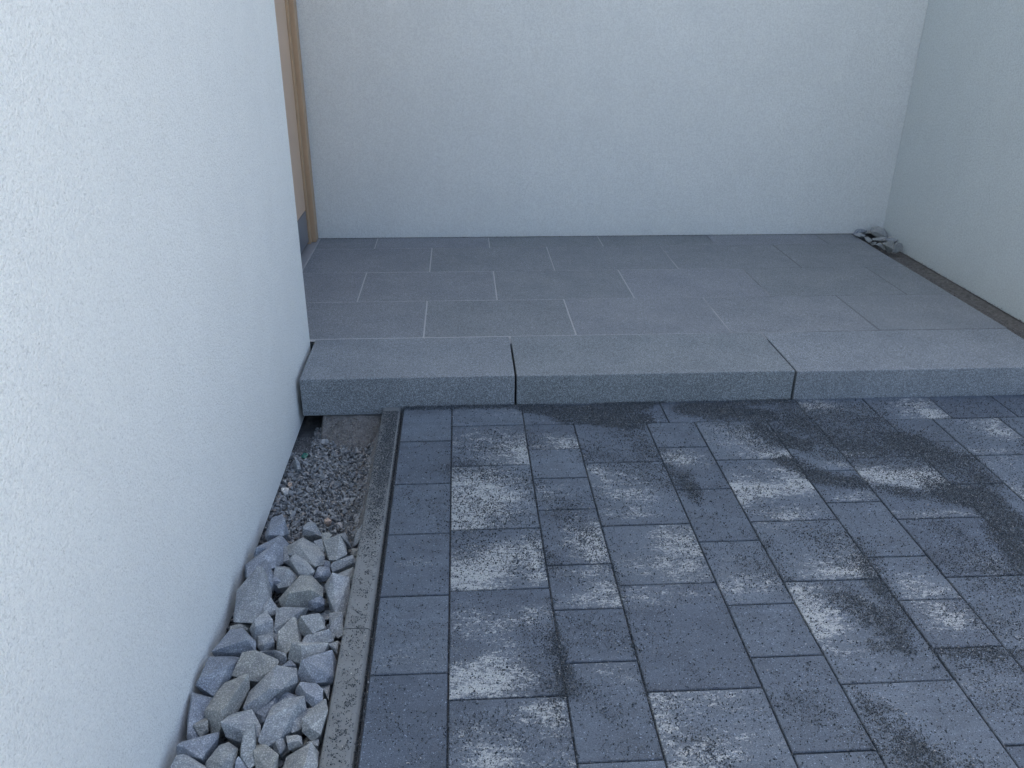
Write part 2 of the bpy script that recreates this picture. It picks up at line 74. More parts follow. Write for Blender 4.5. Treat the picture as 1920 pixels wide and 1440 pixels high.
class G:
    def __init__(s, nt):
        s.nt = nt
        tc = nt.nodes.new('ShaderNodeTexCoord')
        oi = nt.nodes.new('ShaderNodeObjectInfo')
        sh = nt.nodes.new('ShaderNodeVectorMath'); sh.operation = 'SCALE'
        cx = nt.nodes.new('ShaderNodeCombineXYZ')
        for i in range(3):
            nt.links.new(oi.outputs['Random'], cx.inputs[i])
        nt.links.new(cx.outputs[0], sh.inputs[0]); sh.inputs['Scale'].default_value = 37.0
        ad = nt.nodes.new('ShaderNodeVectorMath'); ad.operation = 'ADD'
        nt.links.new(tc.outputs['Object'], ad.inputs[0]); nt.links.new(sh.outputs[0], ad.inputs[1])
        s.co = ad.outputs[0]
        s.rand = oi.outputs['Random']
    def mapped(s, scale):
        n = s.nt.nodes.new('ShaderNodeMapping')
        n.inputs['Scale'].default_value = scale
        s.nt.links.new(s.co, n.inputs['Vector'])
        return n.outputs[0]
    def noise(s, scale, detail=2, rough=0.5, vec=None, dist=0.0):
        n = s.nt.nodes.new('ShaderNodeTexNoise')
        n.inputs['Scale'].default_value = scale
        n.inputs['Detail'].default_value = detail
        n.inputs['Roughness'].default_value = rough
        n.inputs['Distortion'].default_value = dist
        s.nt.links.new(vec or s.co, n.inputs['Vector'])
        return n.outputs[0]
    def voronoi(s, scale, feature='F1', vec=None, out='Distance'):
        n = s.nt.nodes.new('ShaderNodeTexVoronoi')
        n.feature = feature
        n.inputs['Scale'].default_value = scale
        s.nt.links.new(vec or s.co, n.inputs['Vector'])
        return n.outputs[out]
    def ramp(s, fac, stops, interp='LINEAR'):
        n = s.nt.nodes.new('ShaderNodeValToRGB')
        n.color_ramp.interpolation = interp
        e = n.color_ramp.elements
        while len(e) < len(stops): e.new(0.5)
        for el, (p, c) in zip(e, stops):
            el.position = p
            el.color = (c, c, c, 1) if isinstance(c, (int, float)) else (*c, 1)
        s.nt.links.new(fac, n.inputs[0])
        return n.outputs[0]
    def mix(s, fac, a, b, mode='MIX'):
        n = s.nt.nodes.new('ShaderNodeMix'); n.data_type = 'RGBA'; n.blend_type = mode
        for sock, v in ((n.inputs[0], fac), (n.inputs[6], a), (n.inputs[7], b)):
            if isinstance(v, (int, float)): sock.default_value = v if sock == n.inputs[0] else (v, v, v, 1)
            elif isinstance(v, tuple): sock.default_value = (*v, 1)
            else: s.nt.links.new(v, sock)
        return n.outputs[2]
    def math(s, op, a, b=0.0, clamp=False):
        n = s.nt.nodes.new('ShaderNodeMath'); n.operation = op; n.use_clamp = clamp
        for i, v in enumerate((a, b)):
            if isinstance(v, (int, float)): n.inputs[i].default_value = v
            else: s.nt.links.new(v, n.inputs[i])
        return n.outputs[0]
    def bump(s, h, strength, dist, prev=None):
        n = s.nt.nodes.new('ShaderNodeBump')
        n.inputs['Strength'].default_value = strength
        n.inputs['Distance'].default_value = dist
        s.nt.links.new(h, n.inputs['Height'])
        if prev: s.nt.links.new(prev, n.inputs['Normal'])
        return n.outputs[0]
    def attr(s, name):
        n = s.nt.nodes.new('ShaderNodeAttribute'); n.attribute_name = name
        return n.outputs['Fac']

def link(nt, a, b): nt.links.new(a, b)

def mat_render(col, pits, bstr, name='wall_render', coarse=0.955):
    m, nt, p = new_mat(name); g = G(nt)
    big = g.noise(1.3, 3, 0.6)
    grain = g.noise(330, 2, 0.6)
    mid = g.noise(120, 2, 0.6)
    pit = g.ramp(g.noise(210, 1, 0.5), [(0.0, 0.0), (pits, 0.0), (pits + 0.10, 1.0), (1.0, 1.0)])
    c = g.mix(g.ramp(big, [(0.3, 0.0), (0.7, 1.0)]), tuple(x * 0.965 for x in col), col)
    c = g.mix(g.ramp(g.noise(95, 3, 0.7), [(0.36, 0.0), (0.56, 1.0)]), g.mix(1.0, c, (coarse,) * 3, 'MULTIPLY'), c)
    c = g.mix(pit, tuple(x * 0.84 for x in col), c)
    c = g.mix(g.ramp(g.noise(6, 4, 0.7, g.mapped((1, 1, 0.6))), [(0.3, 0.0), (0.7, 1.0)]), g.mix(1.0, c, (0.965, 0.965, 0.965), 'MULTIPLY'), c)
    c = g.mix(g.ramp(grain, [(0.3, 0.0), (0.62, 1.0)]), g.mix(1.0, c, (0.85, 0.86, 0.87), 'MULTIPLY'), c)
    link(nt, c, p.inputs['Base Color'])
    p.inputs['Roughness'].default_value = 0.95
    p.inputs['Specular IOR Level'].default_value = 0.15
    b = g.bump(mid, bstr, 0.005)
    b = g.bump(grain, bstr, 0.0035, b)
    b = g.bump(pit, bstr * 0.8, 0.001, b)
    link(nt, b, p.inputs['Normal'])
    return m

def mat_granite(col, name='granite', rough=0.75, contrast=1.0):
    m, nt, p = new_mat(name); g = G(nt)
    a = g.noise(420, 1, 0.5)
    v = g.voronoi(380, out='Color')
    sep = nt.nodes.new('ShaderNodeSeparateColor'); link(nt, v, sep.inputs[0])
    sp = g.math('ADD', g.math('MULTIPLY', a, 0.9), g.math('MULTIPLY', sep.outputs[0], 0.35))
    k = contrast
    c = g.ramp(sp, [(0.30, tuple(x * (1 - 0.72 * k) for x in col)), (0.50, tuple(x * (1 - 0.28 * k) for x in col)),
                    (0.68, tuple(x * (1 + 0.05 * k) for x in col)), (0.84, tuple(x * (1 + 1.0 * k) for x in col))])
    cloud = g.noise(5, 4, 0.6)
    c = g.mix(g.ramp(cloud, [(0.35, 0.0), (0.65, 1.0)]), g.mix(1.0, c, (0.86, 0.87, 0.88), 'MULTIPLY'), c)
    tint = g.mix(g.rand, (0.93, 0.94, 0.93), (1.05, 1.04, 1.07))
    c = g.mix(1.0, c, tint, 'MULTIPLY')
    link(nt, c, p.inputs['Base Color'])
    p.inputs['Roughness'].default_value = rough
    p.inputs['Specular IOR Level'].default_value = 0.4
    b = g.bump(a, 0.55, 0.0015)
    b = g.bump(g.noise(60, 3, 0.6), 0.25, 0.003, b)
    link(nt, b, p.inputs['Normal'])
    return m

def mat_paver(dark, pale):
    m, nt, p = new_mat('paver_concrete'); g = G(nt)
    band = g.noise(1.0, 3, 0.6, g.mapped((5, 34, 5)))
    cloud = g.noise(9, 5, 0.65)
    fine = g.noise(420, 2, 0.6)
    fleck = g.noise(90, 3, 0.7)
    att = g.attr('pale')
    # pale pigment clouds, broken up by noise into ragged flecks lying along the paver's width
    n1 = g.math('SUBTRACT', g.noise(120, 4, 0.8, g.mapped((0.8, 1.2, 1))), 0.5)
    n2 = g.math('SUBTRACT', g.noise(24, 4, 0.7, g.mapped((0.7, 1.5, 1))), 0.5)
    t = g.math('ADD', g.math('MULTIPLY', att, 0.62), g.math('ADD', g.math('MULTIPLY', n1, 2.9), g.math('MULTIPLY', n2, 1.9)))
    mask = g.ramp(t, [(0.0, 0.0), (0.36, 0.0), (0.60, 0.85), (1.0, 1.0)])
    mask = g.math('MULTIPLY', mask, g.ramp(att, [(0.0, 0.10), (0.08, 0.40), (0.30, 1.0)]))
    base = g.mix(g.ramp(cloud, [(0.3, 0.0), (0.7, 1.0)]), tuple(x * 0.86 for x in dark), tuple(x * 1.20 for x in dark))
    base = g.mix(g.math('MULTIPLY', g.ramp(band, [(0.45, 0.0), (0.75, 1.0)]), 0.30), base, tuple(x * 1.75 for x in dark))
    base = g.mix(1.0, base, g.mix(g.rand, (0.80, 0.81, 0.84), (1.13, 1.12, 1.10)), 'MULTIPLY')
    base = g.mix(g.math('MULTIPLY', att, 0.16), base, pale)
    c = g.mix(mask, base, pale)
    c = g.mix(g.ramp(fine, [(0.36, 0.0), (0.56, 1.0)]), g.mix(1.0, c, (0.52, 0.54, 0.58), 'MULTIPLY'), g.mix(1.0, c, (1.12, 1.12, 1.12), 'MULTIPLY'))
    c = g.mix(g.ramp(g.noise(230, 1, 0.5), [(0.66, 0.0), (0.76, 1.0)]), c, tuple(x * 3.0 for x in dark))
    link(nt, c, p.inputs['Base Color'])
    p.inputs['Roughness'].default_value = 0.72
    p.inputs['Specular IOR Level'].default_value = 0.45
    b = g.bump(fine, 0.5, 0.0012)
    b = g.bump(fleck, 0.25, 0.0018, b)
    link(nt, b, p.inputs['Normal'])
    return m

def mat_rock(cols, name, scale=140, rough=0.85, bs=0.6):
    m, nt, p = new_mat(name); g = G(nt)
    a = g.noise(scale * 2, 2, 0.6); b0 = g.noise(22, 4, 0.65)
    c = g.mix(g.rand, cols[0], cols[1])
    c = g.mix(g.ramp(b0, [(0.35, 0.0), (0.7, 1.0)]), c, g.mix(1.0, c, (0.72, 0.74, 0.78), 'MULTIPLY'))
    c = g.mix(g.ramp(a, [(0.52, 0.0), (0.68, 0.9)]), c, g.mix(1.0, c, (2.0, 1.98, 1.95), 'MULTIPLY'))
    vein = g.noise(9, 6, 0.75, g.mapped((1, 2.5, 4)), 0.6)
    c = g.mix(g.ramp(vein, [(0.56, 0.0), (0.66, 0.45)]), c, g.mix(1.0, c, (1.6, 1.6, 1.6), 'MULTIPLY'))
    c = g.mix(g.ramp(a, [(0.28, 0.7), (0.42, 0.0)]), c, g.mix(1.0, c, (0.4, 0.42, 0.45), 'MULTIPLY'))
    geo = nt.nodes.new('ShaderNodeNewGeometry')
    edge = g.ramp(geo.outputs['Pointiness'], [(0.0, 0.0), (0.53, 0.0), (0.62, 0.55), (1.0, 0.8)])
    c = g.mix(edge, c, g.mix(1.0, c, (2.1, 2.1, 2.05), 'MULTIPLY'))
    link(nt, c, p.inputs['Base Color'])
    p.inputs['Roughness'].default_value = rough
    p.inputs['Specular IOR Level'].default_value = 0.3
    b = g.bump(g.noise(55, 5, 0.8), bs * 1.3, 0.006)
    b = g.bump(a, bs * 0.8, 0.0015, b)
    link(nt, b, p.inputs['Normal'])
    return m

def mat_plain(name, col, rough=0.8, var=0.12, nscale=12, bs=0.2, bscale=200, metal=0.0, bd=0.001):
    m, nt, p = new_mat(name); g = G(nt)
    c = g.mix(g.ramp(g.noise(nscale, 4, 0.6), [(0.3, 0.0), (0.7, 1.0)]), tuple(x * (1 - var) for x in col), tuple(min(1, x * (1 + var)) for x in col))
    link(nt, c, p.inputs['Base Color'])
    p.inputs['Roughness'].default_value = rough
    p.inputs['Metallic'].default_value = metal
    link(nt, g.bump(g.noise(bscale, 3, 0.6), bs, bd), p.inputs['Normal'])
    return m

def mat_grains(name, cols):
    m, nt, p = new_mat(name); g = G(nt)
    v = g.attr('tone')
    c = g.ramp(v, cols)
    link(nt, c, p.inputs['Base Color'])
    p.inputs['Roughness'].default_value = 0.8
    p.inputs['Specular IOR Level'].default_value = 0.3
    return m

MT = {}
MT['wall_left'] = mat_render((0.905, 0.935, 0.915), 0.31, 0.7, 'smooth_white_render')
MT['wall_back'] = mat_render((0.905, 0.935, 0.915), 0.35, 1.0, 'rough_white_render', 0.90)
MT['wall_right'] = mat_render((0.85, 0.915, 0.905), 0.35, 1.0, 'rough_white_render_bounce_offset', 0.88)  # same white render, colour cooled to offset warm bounced light on this wall
MT['granite_slab'] = mat_granite((0.220, 0.237, 0.249), 'slab_granite', contrast=0.8)
MT['granite_block'] = mat_granite((0.222, 0.244, 0.259), 'block_granite', contrast=0.95)
MT['paver'] = mat_paver((0.094, 0.119, 0.150), (0.39, 0.42, 0.42))
MT['grout'] = mat_plain('grout', (0.30, 0.305, 0.31), 0.9, 0.1, 30, 0.3)
def mat_grout():
    m, nt, p = new_mat('grout_fading'); g = G(nt)
    geo = nt.nodes.new('ShaderNodeNewGeometry'); sx = nt.nodes.new('ShaderNodeSeparateXYZ')
    link(nt, geo.outputs['Position'], sx.inputs[0])
    f = g.math('ADD', g.math('MULTIPLY', sx.outputs[0], 0.5), g.math('MULTIPLY', g.math('SUBTRACT', g.noise(3, 3, 0.6), 0.5), 0.9))
    c = g.ramp(f, [(0.25, (0.40, 0.405, 0.41)), (0.70, (0.36, 0.365, 0.37)), (1.0, (0.13, 0.14, 0.15))])
    link(nt, c, p.inputs['Base Color']); p.inputs['Roughness'].default_value = 0.9
    return m
MT['grout_floor'] = mat_grout()
MT['bed'] = mat_plain('bedding_sand', (0.030, 0.032, 0.036), 0.95, 0.3, 60, 0.6, 400)
MT['kerb'] = mat_plain('kerb_concrete', (0.195, 0.208, 0.208), 0.88, 0.12, 14, 0.35, 350)
MT['soil'] = mat_plain('soil', (0.135, 0.128, 0.118), 0.95, 0.35, 40, 0.9, 160, bd=0.006)
MT['strip'] = mat_plain('grey_fines', (0.115, 0.12, 0.122), 0.95, 0.35, 40, 0.9, 160, bd=0.006)
MT['haunch'] = mat_plain('lean_concrete', (0.205, 0.198, 0.19), 0.95, 0.3, 30, 0.9, 140, bd=0.006)
MT['plinth'] = mat_plain('plinth_coating', (0.15, 0.15, 0.148), 0.85, 0.25, 25, 0.5, 120, bd=0.003)
MT['tan'] = mat_plain('tan_door_paint', (0.60, 0.44, 0.32), 0.45, 0.03, 3, 0.03, 300)
MT['gold'] = mat_plain('golden_frame', (0.43, 0.30, 0.19), 0.5, 0.08, 6, 0.08, 200)
MT['kick'] = mat_plain('kick_plate_metal', (0.20, 0.21, 0.24), 0.35, 0.04, 3, 0.02, 300, metal=0.3)
MT['sill'] = mat_plain('sill_metal', (0.33, 0.335, 0.35), 0.5, 0.05, 3, 0.03, 300, metal=0.2)
MT['foam'] = mat_plain('dark_joint', (0.02, 0.018, 0.016), 0.9, 0.2)
MT['rock0'] = mat_rock(((0.27, 0.29, 0.30), (0.36, 0.38, 0.385)), 'grey_granite_stone')
MT['rock1'] = mat_rock(((0.235, 0.262, 0.295), (0.31, 0.335, 0.365)), 'blue_grey_stone')
MT['rock2'] = mat_rock(((0.28, 0.30, 0.30), (0.36, 0.37, 0.36)), 'pale_grey_stone')
MT['rock3'] = mat_rock(((0.27, 0.28, 0.265), (0.33, 0.335, 0.31)), 'tan_grey_stone')
MT['rock4'] = mat_rock(((0.50, 0.48, 0.44), (0.50, 0.48, 0.44)), 'pale_pebble', 60, 0.7, 0.15)
MT['rock5'] = mat_rock(((0.33, 0.25, 0.20), (0.36, 0.27, 0.21)), 'brown_pebble', 60, 0.7, 0.2)
MT['gravel'] = mat_grains('grey_gravel', [(0.0, (0.19, 0.20, 0.205)), (0.45, (0.29, 0.302, 0.308)), (0.8, (0.38, 0.39, 0.39)), (0.95, (0.27, 0.24, 0.21)), (1.0, (0.42, 0.42, 0.42))])
MT['grit'] = mat_grains('black_grit', [(0.0, (0.035, 0.044, 0.052)), (0.55, (0.068, 0.083, 0.096)), (0.85, (0.12, 0.14, 0.155)), (0.975, (0.20, 0.205, 0.21)), (1.0, (0.4, 0.4, 0.4))])
MT['crumb'] = mat_grains('brown_crumbs', [(0.0, (0.10, 0.095, 0.088)), (0.6, (0.20, 0.188, 0.172)), (1.0, (0.32, 0.31, 0.29))])
MT['roof'] = mat_plain('roof_soffit', (0.62, 0.62, 0.60), 0.8, 0.05)
MT['tile'] = mat_plain('roof_tiles', (0.10, 0.10, 0.11), 0.8, 0.2)
MT['yard'] = mat_plain('yard_bounce_gravel', (0.44, 0.44, 0.415), 0.95, 0.15, 3, 0.6, 60, bd=0.01)  # unseen ground, made pale so its sunlit part bounces light onto the walls
MT['glass'] = mat_plain('green_glass', (0.03, 0.14, 0.11), 0.2, 0.1)

# ------------------------------------------------------------------ object helpers
def obj(name, me, m=None, parent=None, loc=None):
    o = bpy.data.objects.new(name, me)
    C.objects.link(o)
    if m is not None: me.materials.append(m)
    if loc is not None: o.location = loc
    if parent is not None: o.parent = parent
    return o

def tag(o, label=None, cat=None, group=None, kind=None):
    for k, v in (('label', label), ('category', cat), ('group', group), ('kind', kind)):
        if v: o[k] = v
    return o

def empty(name, loc, label, cat, group=None):
    o = bpy.data.objects.new(name, None); C.objects.link(o)
    o.location = loc; o.empty_display_size = 0.1
    return tag(o, label, cat, group)

def bm_mesh(bm, name, smooth=False):
    me = bpy.data.meshes.new(name)
    bm.to_mesh(me); bm.free()
    if smooth:
        for p in me.polygons: p.use_smooth = True
    return me

def box_mesh(x0, x1, y0, y1, z0, z1, name, bevel=0.0, seg=1, cut=0):
    """box whose vertices are given relative to the centre of its base; returns mesh and that centre"""
    c = Vector(((x0 + x1) / 2, (y0 + y1) / 2, z0))
    bm = bmesh.new()
    bmesh.ops.create_cube(bm, size=1.0)
    for v in bm.verts:
        v.co = Vector((v.co.x * (x1 - x0), v.co.y * (y1 - y0), (v.co.z + 0.5) * (z1 - z0)))
    if cut:
        bmesh.ops.subdivide_edges(bm, edges=bm.edges[:], cuts=cut, use_grid_fill=True)
    if bevel:
        es = [e for e in bm.edges if len(e.link_faces) == 2 and e.calc_face_angle(0) > 0.8]
        bmesh.ops.bevel(bm, geom=es, offset=bevel, segments=seg, affect='EDGES', profile=0.6)
    return bm_mesh(bm, name), c

def box(name, x0, x1, y0, y1, z0, z1, m, parent=None, bevel=0.0, seg=1):
    me, c = box_mesh(x0, x1, y0, y1, z0, z1, name, bevel, seg)
    o = obj(name, me, m)
    if parent is not None:
        o.parent = parent
        c = c - parent.location
    o.location = c
    return o

def raw(name, V, F, m, parent=None, tone=None, smooth=False):
    V = np.asarray(V, np.float32); F = np.asarray(F, np.int32)
    me = bpy.data.meshes.new(name)
    n = F.shape[1]
    me.vertices.add(len(V)); me.vertices.foreach_set('co', V.ravel())
    me.loops.add(F.size); me.loops.foreach_set('vertex_index', F.ravel())
    me.polygons.add(len(F)); me.polygons.foreach_set('loop_start', np.arange(0, F.size, n, dtype=np.int32))
    if tone is not None:
        a = me.attributes.new('tone', 'FLOAT', 'POINT'); a.data.foreach_set('value', np.asarray(tone, np.float32))
    me.update(calc_edges=True)
    if not smooth:
        me.polygons.foreach_set('use_smooth', np.zeros(len(F), bool))
    o = obj(name, me, m)
    if parent: o.parent = parent
    return o

def rand_rot(n):
    q = rng.normal(size=(n, 4)); q /= np.linalg.norm(q, axis=1)[:, None]
    a, b, c, d = q.T
    return np.stack([np.stack([1 - 2 * (c * c + d * d), 2 * (b * c - a * d), 2 * (b * d + a * c)], 1),
                     np.stack([2 * (b * c + a * d), 1 - 2 * (b * b + d * d), 2 * (c * d - a * b)], 1),
                     np.stack([2 * (b * d - a * c), 2 * (c * d + a * b), 1 - 2 * (b * b + c * c)], 1)], 1)

def hull_proto(n, seed):
    r = np.random.default_rng(seed)
    p = r.normal(size=(n, 3)); p /= np.linalg.norm(p, axis=1)[:, None]
    p *= r.uniform(0.8, 1.05, (n, 1))
    bm = bmesh.new()
    for v in p: bm.verts.new(v)
    res = bmesh.ops.convex_hull(bm, input=bm.verts[:])
    bmesh.ops.triangulate(bm, faces=bm.faces[:])
    bm.verts.index_update()
    used = [v for v in bm.verts if v.link_faces]
    idx = {v: i for i, v in enumerate(used)}
    V = np.array([v.co[:] for v in used]); F = np.array([[idx[v] for v in f.verts] for f in bm.faces])
    bm.free()
    return V, F

def scatter(name, P3, size, protos, m, aspect=(1, 0.75, 0.5), flat=0.0, tone=None, parent=None):
    """one mesh made of many small grains"""
    n = len(P3); Vs = []; Fs = []; Ts = []; off = 0
    which = rng.integers(0, len(protos), n)
    if tone is None: tone = rng.random(n)
    for k, (V, F) in enumerate(protos):
        sel = np.where(which == k)[0]
        if not len(sel): continue
        R = rand_rot(len(sel))
        s = size[sel][:, None, None] * np.array(aspect)[None, None, :] * rng.uniform(0.75, 1.25, (len(sel), 1, 3))
        W = (V[None] * s)
        W = np.einsum('nij,nvj->nvi', R, W)
        if flat: W[:, :, 2] *= flat
        W += P3[sel][:, None, :]
        Vs.append(W.reshape(-1, 3))
        Fs.append((F[None] + (off + np.arange(len(sel)) * len(V))[:, None, None]).reshape(-1, 3))
        Ts.append(np.repeat(tone[sel], len(V)))
        off += len(sel) * len(V)
    return raw(name, np.concatenate(Vs), np.concatenate(Fs), m, parent, np.concatenate(Ts))

def vnoise(x, y, scale, seed):
    """smooth value noise in 0..1"""
    r = np.random.default_rng(seed); T = r.random((64, 64))
    x = x * scale + 100; y = y * scale + 100
    xi = np.floor(x).astype(int); yi = np.floor(y).astype(int)
    fx = x - xi; fy = y - yi
    fx = fx * fx * (3 - 2 * fx); fy = fy * fy * (3 - 2 * fy)
    g = lambda a, b: T[a % 64, b % 64]
    return (g(xi, yi) * (1 - fx) * (1 - fy) + g(xi + 1, yi) * fx * (1 - fy) + g(xi, yi + 1) * (1 - fx) * fy + g(xi + 1, yi + 1) * fx * fy)

# ------------------------------------------------------------------ ground and house
ZS = 0.1334                                     # top of slabs and step
XW, XR, YB = -0.446, 3.115, 5.37                # left wall face, right wall face, back wall face

def plane(name, x0, x1, y0, y1, z, m):
    me = bpy.data.meshes.new(name)
    me.from_pydata([(x0, y0, z), (x1, y0, z), (x1, y1, z), (x0, y1, z)], [], [(0, 1, 2, 3)])
    return obj(name, me, m)

tag(plane('ground', -400, 400, -400, 400, -0.30, MT['yard']), kind='structure')

wl = empty('rendered_wall', (XW - 0.18, 0.8, -0.1), 'bright fine-textured white house wall beside the strip of crushed stones', 'wall')
box('wall_render', XW - 0.36, XW, -1.6, 3.565, -0.10, 5.6, MT['wall_left'], wl, bevel=0.004, seg=2)
box('plinth', XW - 0.34, XW - 0.020, -1.6, 3.545, -0.5, -0.1005, MT['plinth'], wl)
wb = empty('rendered_wall', (1.2, YB + 0.18, ZS), 'wide rough white wall closing the back of the slab porch', 'wall')
box('wall_render', -1.10, XR + 0.36, YB, YB + 0.36, ZS + 0.003, 7.8, MT['wall_back'], wb)
box('plinth', -1.10, XR + 0.36, YB + 0.03, YB + 0.34, -0.5, ZS + 0.002, MT['plinth'], wb)
wr = empty('rendered_wall', (XR + 0.18, 4.2, 0.08), 'rough white side wall above the bare soil gap at the slab ends', 'wall')
box('wall_render', XR, XR + 0.36, 3.05, YB - 0.001, 0.086, 3.0, MT['wall_right'], wr, bevel=0.004, seg=2)
box('plinth', XR + 0.02, XR + 0.34, 3.07, YB - 0.02, -0.5, 0.0855, MT['plinth'], wr)
# wall behind the door reveal
box('reveal_wall', -1.10, -0.80, 3.57, YB - 0.002, -0.5, 5.6, MT['wall_back'], wl)

# house body out of view, made tall enough for its shadow to cover everything


hb = empty('house_body', (1.0, 8.5, 0), 'white rendered body of the house rising behind the porch', 'house')
box('storey', -7.0, 6.0, YB + 0.37, 12.5, -0.3, 7.9, MT['wall_back'], hb)
hw = box('side_wing', -7.0, XW - 0.365, -1.6, YB + 0.36, -0.3, 6.4, MT['wall_left'], hb)

# ------------------------------------------------------------------ door in the reveal
XD = -0.715
dr = empty('door', (XD, 4.6, ZS), 'tan door in a golden frame with metal kick plate and sill, in the left reveal', 'door')
box('door_leaf', XD - 0.05, XD, 3.95, 5.215, ZS + 0.225, 2.3, MT['tan'], dr, bevel=0.003)
box('kick_plate', XD - 0.045, XD + 0.003, 3.95, 5.20, ZS + 0.028, ZS + 0.2225, MT['kick'], dr, bevel=0.002)
fr = box('frame', XD - 0.07, XD + 0.012, 5.218, 5.262, ZS + 0.006, 2.36, MT['gold'], dr, bevel=0.004)
box('frame_edge', XD - 0.07, XD + 0.040, 5.2625, 5.352, ZS + 0.006, 2.36, MT['gold'], dr, bevel=0.006, seg=2)
box('sealing_joint', XD - 0.07, XD + 0.028, 5.3525, YB - 0.001, ZS, 2.36, MT['foam'], dr)
box('door_sill', XD - 0.06, XD + 0.048, 3.95, 5.350, ZS - 0.03, ZS + 0.005, MT['sill'], dr, bevel=0.002)

# ------------------------------------------------------------------ porch floor of granite slabs
XL0, XR0 = -0.664, 2.905
pf = plane('porch_floor', -0.80, XR0 - 0.006, 3.58, YB + 0.035, ZS - 0.0013, MT['grout_floor'])
tag(pf, kind='structure')
box('concrete_slab', -0.80, XR0 - 0.02, 3.62, YB + 0.035, -0.5, ZS - 0.042, MT['haunch'], pf)
rows = [(3.609, 4.1155, [-0.66, 0.071, 0.7895, 1.535, 2.263, XR0]),
        (4.1205, 4.6215, [XL0, -0.293, 0.438, 1.168, 1.91, 2.658, XR0 + 0.003]),
        (4.6265, 5.1215, [XL0, 0.069, 0.797, 1.530, 2.271, XR0 + 0.001]),
        (5.1265, YB + 0.03, [XL0, -0.293, 0.434, 1.1635, 1.899, 2.645, XR0 + 0.004])]
for y0, y1, xs in rows:
    for a, b in zip(xs[:-1], xs[1:]):
        g = 0.0033
        dz = random.uniform(-0.0008, 0.0008)
        s = box('slab', a + (g if a > XL0 + 0.01 else 0), b - g, y0, y1, ZS - 0.040, ZS + dz, MT['granite_slab'], pf, bevel=0.0012)

# ------------------------------------------------------------------ granite step blocks
st = empty('granite_step', (1.2, 3.38, -0.08), 'grey granite step of three long blocks in front of the slabs', 'step')
for i, (a, b, dy, dz) in enumerate([(-0.427, 0.4705, 0.006, 0.0), (0.4785, 1.6745, 0.0, 0.001), (1.6825, 2.895, -0.006, 0.0)]):
    me, c = box_mesh(a, b, 3.152 + dy, 3.602, -0.0365, ZS + dz, 'step_block', 0.004, 2)
    o = obj('step_block', me, MT['granite_block'], st)
    o.location = c - st.location
# mortar at the rear end of the open joints
for x in (0.4745, 1.6785):
    box('joint_mortar', x - 0.0039, x + 0.0039, 3.52, 3.600, 0.0, ZS - 0.002, MT['grout'], st)

def lump_mesh(x0, x1, y0, y1, nx, ny, zf, name):
    V = []; F = []
    for j in range(ny + 1):
        for i in range(nx + 1):
            x = x0 + (x1 - x0) * i / nx; y = y0 + (y1 - y0) * j / ny
            V.append((x, y, zf(x, y)))
    for j in range(ny):
        for i in range(nx):
            a = j * (nx + 1) + i
            F.append((a, a + 1, a + nx + 2, a + nx + 1))
    return V, F

def foot_z(x, y):
    # rough lean-concrete footing bulging out from under the first block
    d = (3.19 - y) / (0.20 + 0.05 * math.sin(x * 23))
    e = max(0.0, (-0.345 - x) / 0.035)
    z = -0.040 - 0.13 * max(0, d) ** 1.7 - 0.2 * e
    return z + 0.010 * noise.noise(Vector((x * 30, y * 30, 0))) + 0.006 * noise.noise(Vector((x * 90, y * 90, 3)))
V, F = lump_mesh(-0.40, -0.09, 2.90, 3.30, 50, 60, foot_z, 'footing')
o = raw('footing', V, F, MT['haunch'], st, smooth=True)
o.matrix_parent_inverse = st.matrix_world.inverted()
o.location = -st.location

# ------------------------------------------------------------------ trench along the right wall
def trench_z(x, y):
    t = (x - 2.90) / (XR + 0.02 - 2.90)
    return 0.080 - 0.012 * t + 0.018 * max(0, (t - 0.72) / 0.28) + 0.010 * noise.noise(Vector((x * 22, y * 9, 1))) * (1 - t * 0.6) + 0.003 * noise.noise(Vector((x * 80, y * 60, 5)))
V, F = lump_mesh(2.88, XR + 0.03, 3.0, YB + 0.02, 26, 200, trench_z, 'soil')
so = raw('soil_gap', V, F, MT['soil'], smooth=True); tag(so, kind='structure')

# ------------------------------------------------------------------ paving
pv = plane('paving', -0.005, 3.60, 0.3, 3.152, -0.011, MT['bed'])
tag(pv, kind='structure')
me, c = box_mesh(-0.001, 3.60, 0.3, 3.16, -0.30, -0.075, 'sub_base'); o = obj('sub_base', me, MT['bed'], pv); o.location = c + Vector((0, 0, 0))

def pale_at(x, y, x0, x1, y0, y1):
    v = 0.0
    for cx, cy, rx, ry, s in PALE:
        if not (x0 < cx < x1 and y0 < cy < y1): continue
        d = ((x - cx) / (rx * 1.3)) ** 2 + ((y - cy) / (ry * 1.3)) ** 2
        v = max(v, 0, v + s * math.exp(-d * 0.75))
    return min(v * 0.92, 1.1)

